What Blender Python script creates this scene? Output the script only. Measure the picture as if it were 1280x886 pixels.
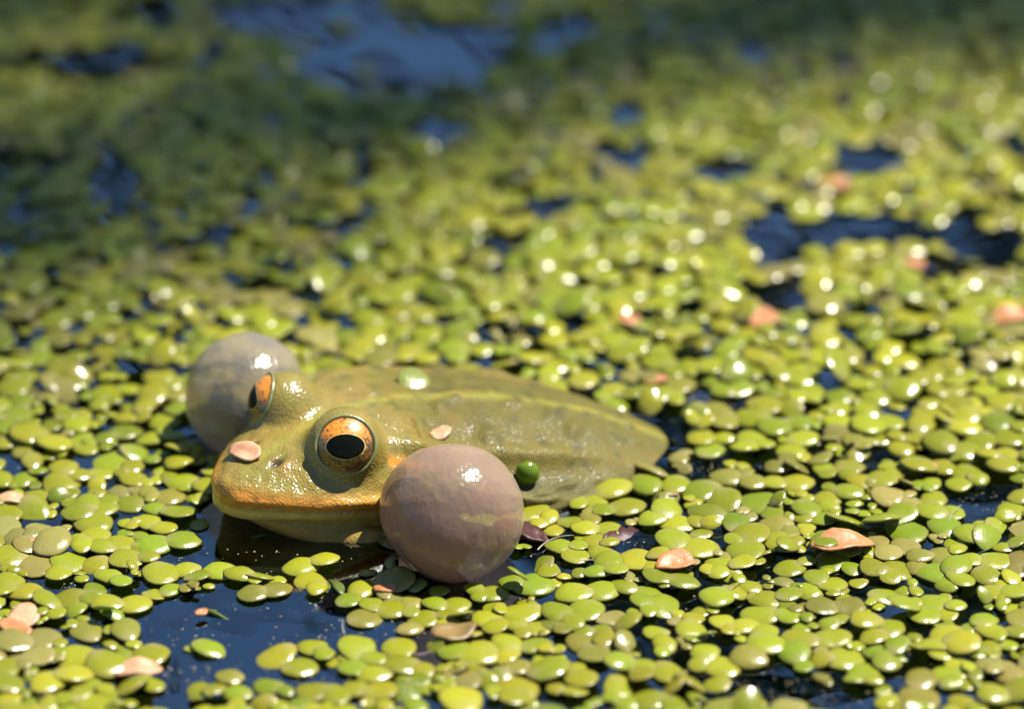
import bpy, bmesh, math, random
import numpy as np
from mathutils import Vector, Matrix, noise as mnoise

for o in list(bpy.data.objects): bpy.data.objects.remove(o)
SC = bpy.context.scene
COL = SC.collection
U = 0.01                       # everything below is measured in centimetres; the scene is in metres
R = math.radians
rng = np.random.default_rng(7)
random.seed(7)

# ------------------------------------------------------------------ camera
PITCH, DIST, HFOV = 30.0, 47.0, 14.0
CAM = np.array([0, -DIST*math.cos(R(PITCH)), DIST*math.sin(R(PITCH))])
cd = bpy.data.cameras.new('camera'); cam = bpy.data.objects.new('camera', cd); COL.objects.link(cam)
cd.sensor_width = 36; cd.lens = 18/math.tan(R(HFOV/2)); cd.clip_start = .01; cd.clip_end = 500
cam.location = CAM*U; cam.rotation_euler = (R(90-PITCH), 0, 0)
cd.dof.use_dof = True; cd.dof.focus_distance = .4325; cd.dof.aperture_fstop = 11.5; cd.dof.aperture_blades = 0
SC.camera = cam

# ------------------------------------------------------------------ sky, sun, exposure
SUN = Vector((.42, .17, .89)).normalized()
w = bpy.data.worlds.new('World'); SC.world = w; w.use_nodes = True
nt = w.node_tree; bg = nt.nodes['Background']
sky = nt.nodes.new('ShaderNodeTexSky'); sky.sky_type = 'NISHITA'; sky.sun_disc = False
sky.sun_elevation = math.asin(SUN.z); sky.sun_rotation = math.atan2(SUN.x, SUN.y)
sky.air_density = 1.0; sky.dust_density = 0; sky.ozone_density = 5.0
nt.links.new(sky.outputs[0], bg.inputs[0]); bg.inputs[1].default_value = .062
sd = bpy.data.lights.new('sun', 'SUN'); sun = bpy.data.objects.new('sun', sd); COL.objects.link(sun)
sd.energy = 5.0; sd.angle = R(.53); sd.color = (1, .95, .86)
sun.rotation_euler = SUN.to_track_quat('Z', 'Y').to_euler(); sun.location = (1.2, 1.3, 3)
vs = SC.view_settings; vs.view_transform = 'Standard'; vs.look = 'None'; vs.gamma = 1; vs.exposure = 1.46
SC.render.engine = 'CYCLES'; SC.cycles.use_denoising = True
SC.cycles.max_bounces = 10; SC.cycles.transparent_max_bounces = 16; SC.cycles.transmission_bounces = 8
SC.cycles.caustics_reflective = False; SC.cycles.caustics_refractive = False
SC.cycles.sample_clamp_indirect = 6

# ------------------------------------------------------------------ helpers
def ground(px, py, z=0.0):
    """point of the pond surface (cm) that the photograph's pixel looks at; used once to survey the place"""
    f = 640/math.tan(R(HFOV/2)); a = R(PITCH)
    dx, dy = (px-640)/f, (443-py)/f
    d = np.array([dx, math.cos(a)+dy*math.sin(a), -math.sin(a)+dy*math.cos(a)])
    t = (z-CAM[2])/d[2]
    return CAM+d*t

def mesh(name, verts, faces, smooth=True):
    m = bpy.data.meshes.new(name)
    m.from_pydata([tuple(float(c)*U for c in v) for v in verts], [], faces); m.update()
    if smooth: m.polygons.foreach_set('use_smooth', [True]*len(m.polygons))
    return m

def mesh_np(name, V, F, smooth=True):
    """V (n,3) cm, F (m,k) equal sided faces"""
    m = bpy.data.meshes.new(name); k = F.shape[1]
    m.vertices.add(len(V)); m.vertices.foreach_set('co', (V*U).astype(np.float32).ravel())
    m.loops.add(F.size); m.loops.foreach_set('vertex_index', F.astype(np.int32).ravel())
    m.polygons.add(len(F)); m.polygons.foreach_set('loop_start', np.arange(0, F.size, k, dtype=np.int32))
    m.polygons.foreach_set('loop_total', np.full(len(F), k, dtype=np.int32))
    if smooth: m.polygons.foreach_set('use_smooth', np.ones(len(F), dtype=bool))
    m.update(calc_edges=True); m.validate()
    return m

def link(name, data, mat=None, parent=None, **p):
    o = bpy.data.objects.new(name, data); COL.objects.link(o)
    if mat is not None and data is not None and not data.materials: data.materials.append(mat)
    if parent: o.parent = parent
    for k, v in p.items(): o[k] = v
    return o

def attr(m, name, vals, kind='FLOAT'):
    a = m.attributes.new(name, kind, 'POINT')
    a.data.foreach_set('value' if kind == 'FLOAT' else 'color', np.asarray(vals, dtype=np.float32).ravel())

def pchip(xs, ys):
    xs, ys = np.array(xs, float), np.array(ys, float); h = np.diff(xs); d = np.diff(ys)/h
    m = np.zeros(len(xs)); m[0], m[-1] = d[0], d[-1]
    for i in range(1, len(xs)-1):
        if d[i-1]*d[i] > 0:
            a, b = 2*h[i]+h[i-1], h[i]+2*h[i-1]; m[i] = (a+b)/(a/d[i-1]+b/d[i])
    def f(x):
        x = np.clip(np.asarray(x, float), xs[0], xs[-1]); i = np.clip(np.searchsorted(xs, x)-1, 0, len(h)-1)
        t = (x-xs[i])/h[i]
        return ((1+2*t)*(1-t)**2*ys[i]+t*(1-t)**2*h[i]*m[i]+t*t*(3-2*t)*ys[i+1]+t*t*(t-1)*h[i]*m[i+1])
    return f

def sstep(a, b, x):
    t = np.clip((np.asarray(x, float)-a)/(b-a), 0, 1); return t*t*(3-2*t)

class Mat:
    """small node-building helper"""
    def __init__(s, name):
        s.m = bpy.data.materials.new(name); s.m.use_nodes = True; s.t = s.m.node_tree
        for n in list(s.t.nodes): s.t.nodes.remove(n)
        s.out = s.n('ShaderNodeOutputMaterial')
    def n(s, typ, ins=None, **p):
        nd = s.t.nodes.new(typ)
        for k, v in p.items(): setattr(nd, k, v)
        for k, v in (ins or {}).items(): s.put(nd.inputs[k], v)
        return nd
    def put(s, sock, v):
        if isinstance(v, bpy.types.NodeSocket): s.t.links.new(v, sock)
        elif isinstance(v, bpy.types.Node): s.t.links.new(v.outputs[0], sock)
        else: sock.default_value = v
    def math(s, op, a, b=0.0, c=0.0, clamp=False):
        n = s.n('ShaderNodeMath', {0: a, 1: b, 2: c}, operation=op); n.use_clamp = clamp; return n.outputs[0]
    def mix(s, f, a, b, blend='MIX'):
        n = s.n('ShaderNodeMix', data_type='RGBA', blend_type=blend)
        s.put(n.inputs[0], f); s.put(n.inputs[6], a); s.put(n.inputs[7], b); return n.outputs[2]
    def ramp(s, f, stops):
        n = s.n('ShaderNodeValToRGB', {0: f}); e = n.color_ramp.elements
        while len(e) < len(stops): e.new(.5)
        for q, (p, c) in zip(e, stops): q.position = p; q.color = c if len(c) == 4 else (*c, 1)
        return n.outputs[0]
    def noise(s, scale, detail=3.0, vec=None, rough=.55, dist=0.0):
        n = s.n('ShaderNodeTexNoise', {'Scale': scale, 'Detail': detail, 'Roughness': rough, 'Distortion': dist})
        if vec is not None: s.put(n.inputs['Vector'], vec)
        return n
    def coord(s, which='Object'): return s.n('ShaderNodeTexCoord').outputs[which]
    def bump(s, h, strength, dist, normal=None):
        n = s.n('ShaderNodeBump', {'Height': h, 'Strength': strength, 'Distance': dist})
        if normal is not None: s.put(n.inputs['Normal'], normal)
        return n.outputs[0]
    def surf(s, sh): s.put(s.out.inputs[0], sh); return s.m
def C(r, g, b): return (r, g, b, 1.0)

# ------------------------------------------------------------------ materials
def mat_water():
    M = Mat('pond_water'); co = M.coord()
    n1 = M.noise(38, 2, co, .45); n2 = M.noise(160, 1, co)
    h = M.math('ADD', n1.outputs[0], M.math('MULTIPLY', n2.outputs[0], .05))
    bp = M.bump(h, .32, .004)
    fr = M.n('ShaderNodeFresnel', {'IOR': 2.7, 'Normal': bp})
    gl = M.n('ShaderNodeBsdfGlossy', {'Color': C(.80, .92, 1), 'Roughness': .015, 'Normal': bp})
    tr = M.n('ShaderNodeBsdfTransparent', {'Color': C(.86, .87, .70)})
    return M.surf(M.n('ShaderNodeMixShader', {0: fr, 1: tr, 2: gl}))

def mat_bed():
    M = Mat('pond_mud'); co = M.coord()
    c = M.ramp(M.noise(70, 5, co, .65).outputs[0], [(.3, (.010, .010, .006)), (.55, (.05, .04, .018)), (.75, (.12, .085, .04))])
    b = M.n('ShaderNodeBsdfPrincipled', {'Base Color': c, 'Roughness': .95})
    return M.surf(b)

def mat_duckweed(name, source):
    """source 'object': the plant's own colour; 'attr': colour stored on the mesh"""
    M = Mat(name); co = M.coord()
    if source == 'object': base = M.n('ShaderNodeObjectInfo').outputs['Color']
    else: base = M.n('ShaderNodeAttribute', attribute_name='tint').outputs['Color']
    rad = M.n('ShaderNodeAttribute', attribute_name='rad').outputs['Fac']
    node = M.n('ShaderNodeAttribute', attribute_name='stem').outputs['Fac']
    nz = M.noise(900, 3, co); n2 = M.noise(350, 2, co)
    c = M.mix(M.math('MULTIPLY', nz.outputs[0], .35), base, M.mix(1.0, base, C(.55, .6, .5), 'MULTIPLY'))
    pale = M.math('MULTIPLY', M.math('POWER', node, 1.6), .8, clamp=True)
    c = M.mix(pale, c, C(.33, .28, .13))
    edge = M.math('MULTIPLY', M.math('POWER', rad, 7.0), M.math('MULTIPLY', n2.outputs[0], 1.0), clamp=True)
    c = M.mix(edge, c, C(.26, .21, .07))
    spot = M.ramp(M.noise(1500, 1, co).outputs[0], [(.0, (0, 0, 0)), (.70, (0, 0, 0)), (.76, (1, 1, 1))])
    c = M.mix(M.math('MULTIPLY', spot, .35), c, C(.09, .065, .02))
    bp = M.bump(M.math('ADD', nz.outputs[0], n2.outputs[0]), .16, .00035)
    rg = M.math('MULTIPLY_ADD', n2.outputs[0], .36, .06)
    b = M.n('ShaderNodeBsdfPrincipled', {'Base Color': c, 'Roughness': rg, 'Specular IOR Level': .6, 'Normal': bp})
    t = M.n('ShaderNodeBsdfTranslucent', {'Color': M.mix(1.0, c, C(1.0, 1.15, .35), 'MULTIPLY')})
    return M.surf(M.n('ShaderNodeMixShader', {0: .38, 1: b, 2: t}))

def mat_skin():
    M = Mat('frog_skin'); co = M.coord()
    base = M.n('ShaderNodeAttribute', attribute_name='tint').outputs['Color']
    wet = M.n('ShaderNodeAttribute', attribute_name='grain').outputs['Fac']
    fine = M.noise(2600, 3, co, .6); mid = M.noise(620, 4, co, .6); big = M.noise(140, 3, co)
    c = M.mix(M.math('MULTIPLY', M.ramp(mid.outputs[0], [(.35, (0, 0, 0)), (.7, (1, 1, 1))]), .45), base, M.mix(1.0, base, C(.62, .66, .5), 'MULTIPLY'))
    c = M.mix(M.math('MULTIPLY', M.ramp(fine.outputs[0], [(.5, (0, 0, 0)), (.72, (1, 1, 1))]), .35), c, M.mix(1.0, base, C(1.7, 1.6, 1.5), 'MULTIPLY'))
    c = M.mix(M.math('MULTIPLY', M.ramp(big.outputs[0], [(.4, (0, 0, 0)), (.7, (1, 1, 1))]), .3), c, M.mix(1.0, base, C(.75, .9, .75), 'MULTIPLY'))
    vor = M.n('ShaderNodeTexVoronoi', {'Scale': 4300.0, 'Vector': co}, feature='SMOOTH_F1')
    h = M.math('ADD', M.math('MULTIPLY', M.math('SUBTRACT', 1.0, vor.outputs[0]), .8), M.math('MULTIPLY', mid.outputs[0], .9))
    bp = M.bump(h, wet, .00016)
    b = M.n('ShaderNodeBsdfPrincipled', {'Base Color': c, 'Roughness': .6, 'Specular IOR Level': .14, 'Normal': bp,
            'Coat Weight': M.n('ShaderNodeAttribute', attribute_name='wetness').outputs['Fac'], 'Coat Roughness': .13, 'Coat Normal': bp, 'Subsurface Weight': .08, 'Subsurface Scale': .0008})
    return M.surf(b)

def mat_sac(name, ca, cb, pk):
    M = Mat(name); co = M.coord()
    n = M.noise(120, 4, co, .6); fine = M.noise(1500, 2, co)
    sp = M.n('ShaderNodeSeparateXYZ', {0: co})
    stretch = M.n('ShaderNodeMapping', {'Vector': co, 'Scale': (1.0, 1.0, .22)})
    streak = M.noise(1300, 2, stretch.outputs[0])
    c = M.mix(n.outputs[0], C(*ca), C(*cb))
    pink = M.ramp(M.noise(55, 2, co).outputs[0], [(.42, (0, 0, 0)), (.62, (1, 1, 1))])
    c = M.mix(M.math('MULTIPLY', pink, pk), c, C(.50, .24, .15))
    vein = M.n('ShaderNodeTexVoronoi', {'Scale': 160.0, 'Vector': M.mix(.35, co, M.noise(300, 2, co).outputs[1])}, feature='DISTANCE_TO_EDGE')
    c = M.mix(M.ramp(vein.outputs[0], [(.0, (.22, .22, .22)), (.05, (0, 0, 0))]), c, C(.25, .10, .08))
    bp = M.bump(M.math('ADD', M.math('MULTIPLY', fine.outputs[0], .4), streak.outputs[0]), .30, .0005)
    d = M.n('ShaderNodeBsdfDiffuse', {'Color': c, 'Normal': bp})
    t = M.n('ShaderNodeBsdfTranslucent', {'Color': c, 'Normal': bp})
    tp = M.n('ShaderNodeBsdfTransparent', {'Color': C(.93, .86, .80)})
    a = M.n('ShaderNodeMixShader', {0: .55, 1: d, 2: t})
    rf = M.n('ShaderNodeBsdfRefraction', {'Color': C(.90, .80, .72), 'Roughness': .30, 'IOR': 1.0, 'Normal': bp})
    a = M.n('ShaderNodeMixShader', {0: .52, 1: a, 2: rf})
    a = M.n('ShaderNodeMixShader', {0: .05, 1: a, 2: tp})
    g = M.n('ShaderNodeBsdfGlossy', {'Roughness': .17, 'Normal': bp, 'Color': C(1, 1, 1)})
    fr = M.n('ShaderNodeFresnel', {'IOR': 1.45, 'Normal': bp})
    front = M.math('SUBTRACT', 1.0, M.n('ShaderNodeNewGeometry').outputs['Backfacing'])
    return M.surf(M.n('ShaderNodeMixShader', {0: M.math('MULTIPLY', M.math('MULTIPLY', fr, front), .7), 1: a, 2: g}))

def mat_plain(name, col, rough=.5, spec=.5, nscale=400, var=.4, bumpd=.0003, trans=0.0, col2=None):
    M = Mat(name); co = M.coord(); n = M.noise(nscale, 4, co, .6)
    c2 = col2 or tuple(k*.45 for k in col)
    c = M.mix(M.math('MULTIPLY', M.ramp(n.outputs[0], [(.35, (0, 0, 0)), (.68, (1, 1, 1))]), var), C(*col), C(*c2))
    b = M.n('ShaderNodeBsdfPrincipled', {'Base Color': c, 'Roughness': rough, 'Specular IOR Level': spec, 'Normal': M.bump(n.outputs[0], .5, bumpd)})
    if trans:
        t = M.n('ShaderNodeBsdfTranslucent', {'Color': c}); b = M.n('ShaderNodeMixShader', {0: trans, 1: b, 2: t})
    return M.surf(b)

def mat_iris():
    """local frame of the eye: +Z is the gaze, +Y up, in metres (eyeball radius about 3.6 mm)"""
    M = Mat('eye_iris'); co = M.coord(); sp = M.n('ShaderNodeSeparateXYZ', {0: co})
    up = M.math('MULTIPLY_ADD', sp.outputs[1], 1/.0072, .5, clamp=True)
    spk = M.noise(2600, 3, co, .7)
    bright = M.mix(M.ramp(spk.outputs[0], [(.36, (1, 1, 1)), (.5, (0, 0, 0))]), C(.50, .18, .014), C(.04, .015, .004))
    dark = M.mix(M.ramp(spk.outputs[0], [(.42, (0, 0, 0)), (.66, (1, 1, 1))]), C(.035, .018, .004), C(.22, .11, .012))
    c = M.mix(M.ramp(up, [(.52, (0, 0, 0)), (.68, (1, 1, 1))]), dark, bright)
    r = M.n('ShaderNodeVectorMath', {0: M.n('ShaderNodeVectorMath', {0: co, 1: (1, 1, 0)}, operation='MULTIPLY').outputs[0]}, operation='LENGTH').outputs['Value']
    c = M.mix(M.ramp(M.math('MULTIPLY_ADD', spk.outputs[0], .06, M.math('MULTIPLY', r, 200.0)), [(.57, (0, 0, 0)), (.625, (1, 1, 1))]), c, C(.008, .005, .003))
    b = M.n('ShaderNodeBsdfPrincipled', {'Base Color': c, 'Roughness': .35, 'Coat Weight': .5, 'Coat Roughness': .04})
    return M.surf(b)

WATER, BED = mat_water(), mat_bed()
WEED_OBJ, WEED_ATT = mat_duckweed('duckweed_frond', 'object'), mat_duckweed('duckweed_mass', 'attr')
SKIN, IRIS = mat_skin(), mat_iris()
SAC = mat_sac('vocal_sac_membrane', (.44, .315, .23), (.56, .44, .34), .4)
SAC_GREY = mat_sac('vocal_sac_membrane_grey', (.33, .305, .235), (.42, .39, .32), .06)  # same membrane; the light of its surroundings is put into this greyer colour
PUPIL = mat_plain('eye_pupil', (.004, .005, .003), .12, .08, var=0)
GOLD = mat_plain('eye_gold_ring', (.62, .38, .10), .35, .5, 2000, .3)
LID = mat_plain('eyelid_rim', (.15, .155, .05), .28, .6, 900, .4)
DRUM = mat_plain('eardrum_skin', (.10, .055, .028), .3, .5, 1200, .5)
FLAKE = mat_plain('bud_scale', (.34, .135, .045), .45, .4, 700, .6, .0003, .2, (.44, .23, .12))
FLAKE_PALE = mat_plain('bud_scale_pale', (.44, .215, .11), .4, .4, 500, .8, .0004, .2, (.52, .32, .21))
DEAD = mat_plain('dead_frond', (.24, .16, .06), .4, .4, 500, .5, .0003, .25)
ROT = mat_plain('rotten_leaf', (.045, .013, .012), .5, .3, 350, .6, .0004)
SUNK = mat_plain('sunken_frond', (.085, .115, .018), .4, .4, 500, .6, .0003, .2)
FILA = mat_plain('filament', (.17, .165, .08), .5, .4, 300, .5, .0002, .2)
ROOTM = mat_plain('root_hair', (.35, .32, .24), .4, .5, 500, .3, .0001, .3)
BARK = mat_plain('bark', (.09, .065, .045), .9, .2, 30, .6, .004)
LEAF = mat_plain('tree_leaf', (.045, .085, .018), .45, .4, 8, .6, .001, .3)
BANK = mat_plain('bank_grass', (.035, .06, .015), .9, .2, 9, .6, .02)

# ------------------------------------------------------------------ the setting
def sheet(name, x0, x1, y0, y1, z, mat, nx=1, ny=1, fz=None):
    V = []; F = []
    for j in range(ny+1):
        for i in range(nx+1):
            x, y = x0+(x1-x0)*i/nx, y0+(y1-y0)*j/ny
            V.append((x, y, z+(fz(x, y) if fz else 0)))
    for j in range(ny):
        for i in range(nx):
            a = j*(nx+1)+i; F.append((a, a+1, a+nx+2, a+nx+1))
    return link(name, mesh(name, V, F), mat, kind='structure')
sheet('pond_water', -6000, 6000, -6000, 6000, 0, WATER)
def bedz(x, y):
    if abs(x) > 60 or abs(y) > 60: return 0
    return .9*mnoise.noise(Vector((x*.45, y*.45, 0)))+.35*mnoise.noise(Vector((x*1.5, y*1.5, 3)))
sheet('pond_bed', -60, 60, -60, 60, -2.6, BED, 150, 150, bedz)
sheet('pond_floor', -6000, 6000, -6000, 6000, -4.5, BED)

# ------------------------------------------------------------------ frog
HEAD_A, BODY_A = 41.0, 9.0
S_END = 5.45
NOSE = ground(277, 671)
ss = np.linspace(0, S_END, 600)
ang = np.radians(HEAD_A+(BODY_A-HEAD_A)*sstep(1.4, 3.2, ss))
step = ss[1]-ss[0]
SPX = NOSE[0]+np.concatenate([[0], np.cumsum(np.cos(ang[:-1])*step)])
SPY = NOSE[1]+np.concatenate([[0], np.cumsum(np.sin(ang[:-1])*step)])
def to_world(s, y, z):
    """frog frame (distance behind the nose, sideways towards its left flank, height) -> pond"""
    s = np.asarray(s, float); y = np.asarray(y, float); z = np.asarray(z, float)
    sc = np.clip(s, 0, S_END); a = np.interp(sc, ss, ang); ex = s-sc
    X = np.interp(sc, ss, SPX)+np.cos(a)*ex+np.sin(a)*y
    Y = np.interp(sc, ss, SPY)+np.sin(a)*ex-np.cos(a)*y
    return np.stack([X, Y, z+0*X], -1)
f_w  = pchip([0, .04, .12, .3, .6, 1.0, 1.4, 1.8, 2.3, 2.8, 3.3, 3.8, 4.3, 4.8, 5.2, 5.4, S_END],
             [.0, .17, .30, .48, .72, .95, 1.07, 1.12, 1.14, 1.22, 1.30, 1.30, 1.18, .92, .58, .28, 0])
f_wt = pchip([0, .04, .12, .3, .6, 1.0, 1.4, 1.9, 2.4, 3.0, 3.6, 4.3, 5.0, 5.38, S_END],
             [.0, .11, .18, .26, .36, .47, .62, .78, .84, .84, .80, .66, .45, .15, 0])
f_zt = pchip([0, .04, .12, .3, .6, 1.0, 1.4, 1.9, 2.4, 2.9, 3.4, 4.0, 4.6, 5.2, S_END],
             [.52, .63, .68, .73, .79, .87, .93, .91, .84, .77, .70, .57, .36, .06, -.10])
f_dz = pchip([0, .04, .3, .8, 1.4, 2.2, 3.0, 4.0, 5.0, S_END], [.0, .05, .06, .05, .07, .14, .20, .22, .12, .0])
f_zm = pchip([0, .05, .3, 1.0, 1.6, 2.1, 3.0, 4.0, 5.0, S_END], [.47, .46, .44, .34, .22, .16, .07, -.06, -.2, -.15])
f_zb = pchip([0, .04, .12, .3, .6, 1.0, 1.5, 2, 3, 4, 5, S_END], [.43, .34, .28, .12, -.16, -.45, -.60, -.55, -.65, -.6, -.4, -.1])
MOUTH = pchip([0, .1, 1.5, 1.9, S_END], [.0, 1, 1, 0, 0])
EYE_S, EYE_Y, EYE_Z, EYE_R = 1.25, .55, .885, .368
GAZES = {1: Vector((-.50, .62, .44)).normalized(), -1: Vector((-.70, .46, .36)).normalized()}     # (back, sideways, up) of each eye

def frog_body():
    # rows along the body, denser over the head
    u = np.concatenate([(np.linspace(0, 1, 30)**2)*.25, np.linspace(.25, 2.4, 125)[1:], np.linspace(2.4, S_END, 110)[1:]])
    ns = len(u)
    w, wt, zt, dz, zm, zb, mo = f_w(u), f_wt(u), f_zt(u), f_dz(u), f_zm(u), f_zb(u), MOUTH(u)
    head = 1-sstep(1.5, 2.3, u)
    zs = zt-dz
    ctl = [(0*w, zt), (wt*.5, zt-dz*.22), (wt, zs),
           (wt+(w-wt)*(.54+.02*head), zs+(zm+.06-zs)*(.45-.08*head)),
           (w*.95*(1-head)+(wt+(w-wt)*.87)*head, (zm+.22*(1-sstep(3.6, 4.9, u)))*(1-head)+(zm+.06+(zs-zm-.06)*.29)*head), (w*1.0, zm+.06-.1*sstep(3.6, 4.9, u)), (w*(1-.055*mo), zm), (w*(1-.045*mo), zm-.05), (w*(1-.075*head), zm-.15),
           (w*(.86+.26*head*sstep(.5, 1.1, u)), zm+(zb-zm)*(.66-.26*sstep(.8, 1.2, u)*(1-sstep(1.9, 2.3, u)))), (w*(.42+.38*head*sstep(.4, 1.0, u)), zb+(zm-zb)*.10), (0*w, zb)]
    ny = np.stack([c[0] for c in ctl]); nz = np.stack([c[1] for c in ctl])     # (k, ns)
    k = len(ctl)
    per = [9, 10, 12, 12, 12, 9, 7, 8, 9, 9, 9]
    ts = np.concatenate([np.linspace(i, i+1, p, endpoint=False) for i, p in enumerate(per)]+[[k-1]])
    def cr(A, t):
        i = np.minimum(t.astype(int), k-2); f = (t-i)[:, None]
        P = np.concatenate([2*A[:1]-A[1:2], A, 2*A[-1:]-A[-2:-1]])
        p0, p1, p2, p3 = P[i], P[i+1], P[i+2], P[i+3]
        return .5*((2*p1)+(-p0+p2)*f+(2*p0-5*p1+4*p2-p3)*f*f+(-p0+3*p1-3*p2+p3)*f**3)
    A = ny.copy(); B = nz.copy()
    Y = cr(np.concatenate([A]), ts); Z = cr(B, ts)                             # (nt, ns)
    Y[0] = 0; Y[-1] = 0; Y = np.maximum(Y, 0)
    ntt = len(ts)
    S = np.repeat(u[None], ntt, 0); T = np.repeat(ts[:, None], ns, 1)
    # full ring: left side (top to bottom) then the right side back up
    Sf = np.concatenate([S, S[1:-1][::-1]]); Yf = np.concatenate([Y, -Y[1:-1][::-1]]); Zf = np.concatenate([Z, Z[1:-1][::-1]])
    Tf = np.concatenate([T, T[1:-1][::-1]])
    p = np.stack([Sf, Yf, Zf], -1); nr = p.shape[0]
    # surface normal in the frog frame
    du = np.gradient(p, axis=1); dv = np.roll(p, -1, 0)-np.roll(p, 1, 0)
    n = np.cross(dv, du); n /= np.linalg.norm(n, axis=-1, keepdims=True)+1e-9
    out = np.sign((n*(p-np.stack([Sf, 0*Yf, 0*Zf+.1], -1))).sum(-1, keepdims=True)); n = n*np.where(out == 0, 1, out)
    # relief: warts on the back, wrinkled flank, folds
    flat = p.reshape(-1, 3); rel = np.zeros(len(flat))
    aY, tt, sv = np.abs(flat[:, 1]), Tf.reshape(-1), flat[:, 0]
    back = sstep(1.55, 2.1, sv)*(1-sstep(4.6, 5.4, sv)); top = 1-sstep(1.8, 3.0, tt)
    flank = sstep(2.7, 3.2, tt)*(1-sstep(8, 9, tt))*sstep(1.9, 2.5, sv)
    sn = 1-sstep(1.9, 2.2, sv)
    for i, v in enumerate(flat):
        q = Vector(v); nn = mnoise.noise(q*4.2+Vector((3, 1, 7)))
        r = back[i]*top[i]*(.085*max(0, mnoise.noise(q*4.2)-.18)+.035*mnoise.noise(q*2.2+Vector((9, 2, 4))))
        if flank[i] > 0:
            d = mnoise.noise(Vector((v[0]*4.5+.8*v[2], v[1]*2, v[2]*13+2.5*mnoise.noise(q*2))))
            r += flank[i]*.05*d
        r += .006*nn
        if sv[i] < 2: r += .010*sn[i]*mnoise.noise(q*9)
        rel[i] = r
    fold = np.exp(-((tt-2.05)/.30)**2)*sstep(1.55, 2.3, sv)*(1-sstep(3.9, 4.8, sv))*.06     # dorsolateral fold
    lip = np.exp(-((tt-4.6)/.30)**2)*sstep(.7, 1.1, sv)*(1-sstep(1.6, 2.0, sv))*.02
    lip = lip-.03*np.exp(-((tt-8.15)/.22)**2)*sstep(.2, .5, sv)*(1-sstep(1.5, 1.9, sv))
    pit = 0
    for sg in (1, -1):
        pit = pit-.075*np.exp(-(((sv-.60)/.085)**2+((flat[:, 1]-sg*.22)/.042)**2))*(flat[:, 2] > .55)
        pit = pit+.03*np.exp(-(((sv-.60)/.15)**2+((flat[:, 1]-sg*.22)/.10)**2))*(flat[:, 2] > .40)
    rel = rel+fold+lip+pit
    flat = flat+n.reshape(-1, 3)*rel[:, None]
    # eye domes: the skin is drawn over a dome round each eyeball, with a socket where the eye looks out
    for sg in (1, -1):
        GAZE = GAZES[sg]; c = np.array([EYE_S+.02, sg*  .40, .54]); e = np.array([EYE_S-.055*GAZE.x, sg*(EYE_Y-.055*GAZE.y), EYE_Z-.055*GAZE.z]); rl = .402 if sg == 1 else .372
        d = flat-c; r0 = np.linalg.norm(d, axis=1); dn = d/(r0[:, None]+1e-9)
        oc = c-e; b = (dn*oc).sum(1); disc = b*b-(oc@oc-rl*rl)
        ri = np.where(disc > 0, -b+np.sqrt(np.maximum(disc, 0)), 0)
        kk = .22; hh = np.clip(.5+.5*(ri-r0)/kk, 0, 1)
        r1 = r0*(1-hh)+ri*hh+kk*hh*(1-hh)
        near = (r0 < 1.0) & (flat[:, 1]*sg > 0) & (flat[:, 2] > .3) & (dn[:, 2] > -.55)
        r1 = np.where(near, np.maximum(r1, r0), r0)
        q = c+dn*r1[:, None]
        g = np.array([GAZE.x, sg*GAZE.y, GAZE.z]); ec = np.array([EYE_S, sg*EYE_Y, EYE_Z])
        v = q-ec; rv = np.linalg.norm(v, axis=1); ca = (v@g)/(rv+1e-9)
        inn = near & (ca > math.cos(R(52))) & (rv < .6)
        q = np.where(inn[:, None] & (ca > math.cos(R(40)))[:, None], ec+v/(rv[:, None]+1e-9)*np.minimum(rv, EYE_R*.9)[:, None], q)
        flat = q
    # colours (linear albedo of the skin itself)
    olive, green, tan = np.array([.178, .122, .020]), np.array([.145, .120, .022]), np.array([.20, .150, .05])
    orange, cream, stripe = np.array([.46, .175, .010]), np.array([.46, .30, .06]), np.array([.24, .21, .03])
    col = np.repeat(olive[None], len(flat), 0)
    nzv = np.array([mnoise.noise(Vector(v)*2.3) for v in flat]); nzf = np.array([mnoise.noise(Vector(v)*7) for v in flat])
    def lay(c, f):
        nonlocal col
        f = np.clip(f, 0, 1)[:, None]; col = col*(1-f)+c*f
    lay(green, (.5+nzv)*.8)
    lay(np.array([.27, .175, .035]), sstep(3.2, 4.6, tt)*(1-sstep(6.0, 6.4, tt))*(1-sstep(1.6, 2.1, sv))*.85)
    lay(orange, np.exp(-((tt-(5.35-.9*np.exp(-sv/.35)))/(.48+1.1*np.exp(-sv/.30)))**2)*(1-sstep(1.5, 2.0, sv))*(.9+.3*nzv))
    rz = flat[:, 2]-f_zm(sv)
    lay(orange*.9, (1-sstep(.05, .24, rz))*(rz > -.025)*(tt < 6.3)*(1-sstep(1.4, 1.9, sv))*(.55+.5*np.exp(-sv/.7)))
    lay(cream, np.exp(-((tt-4.3)/.25)**2)*sstep(.7, 1.1, sv)*(1-sstep(1.6, 1.95, sv))*.4)
    lay(cream, np.exp(-((tt-7.3)/.6)**2)*(1-sstep(1.6, 2.0, sv))*.95)
    lay(np.array([.36, .21, .06]), sstep(8.1, 9.0, tt)*.85)
    lay(cream*1.1, sstep(9.2, 10.0, tt)*sstep(1.0, 1.6, sv)*.55)
    lay(np.array([.066, .060, .013]), sstep(1.6, 2.8, sv)*(1-sstep(3.0, 4.0, tt))*.85)
    lay(stripe*.8, np.exp(-(aY/.065)**2)*(tt < 3)*sstep(.35, .6, sv)*.75)
    lay(orange, np.exp(-((tt-2.75)/.22)**2)*sstep(1.52, 1.6, sv)*(1-sstep(2.0, 2.5, sv))*.9)
    lay(np.array([.19, .125, .025]), np.exp(-((tt-2.1)/.5)**2)*sstep(1.9, 2.6, sv)*.25)
    lay(np.array([.17, .165, .07]), flank*.2)
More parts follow.
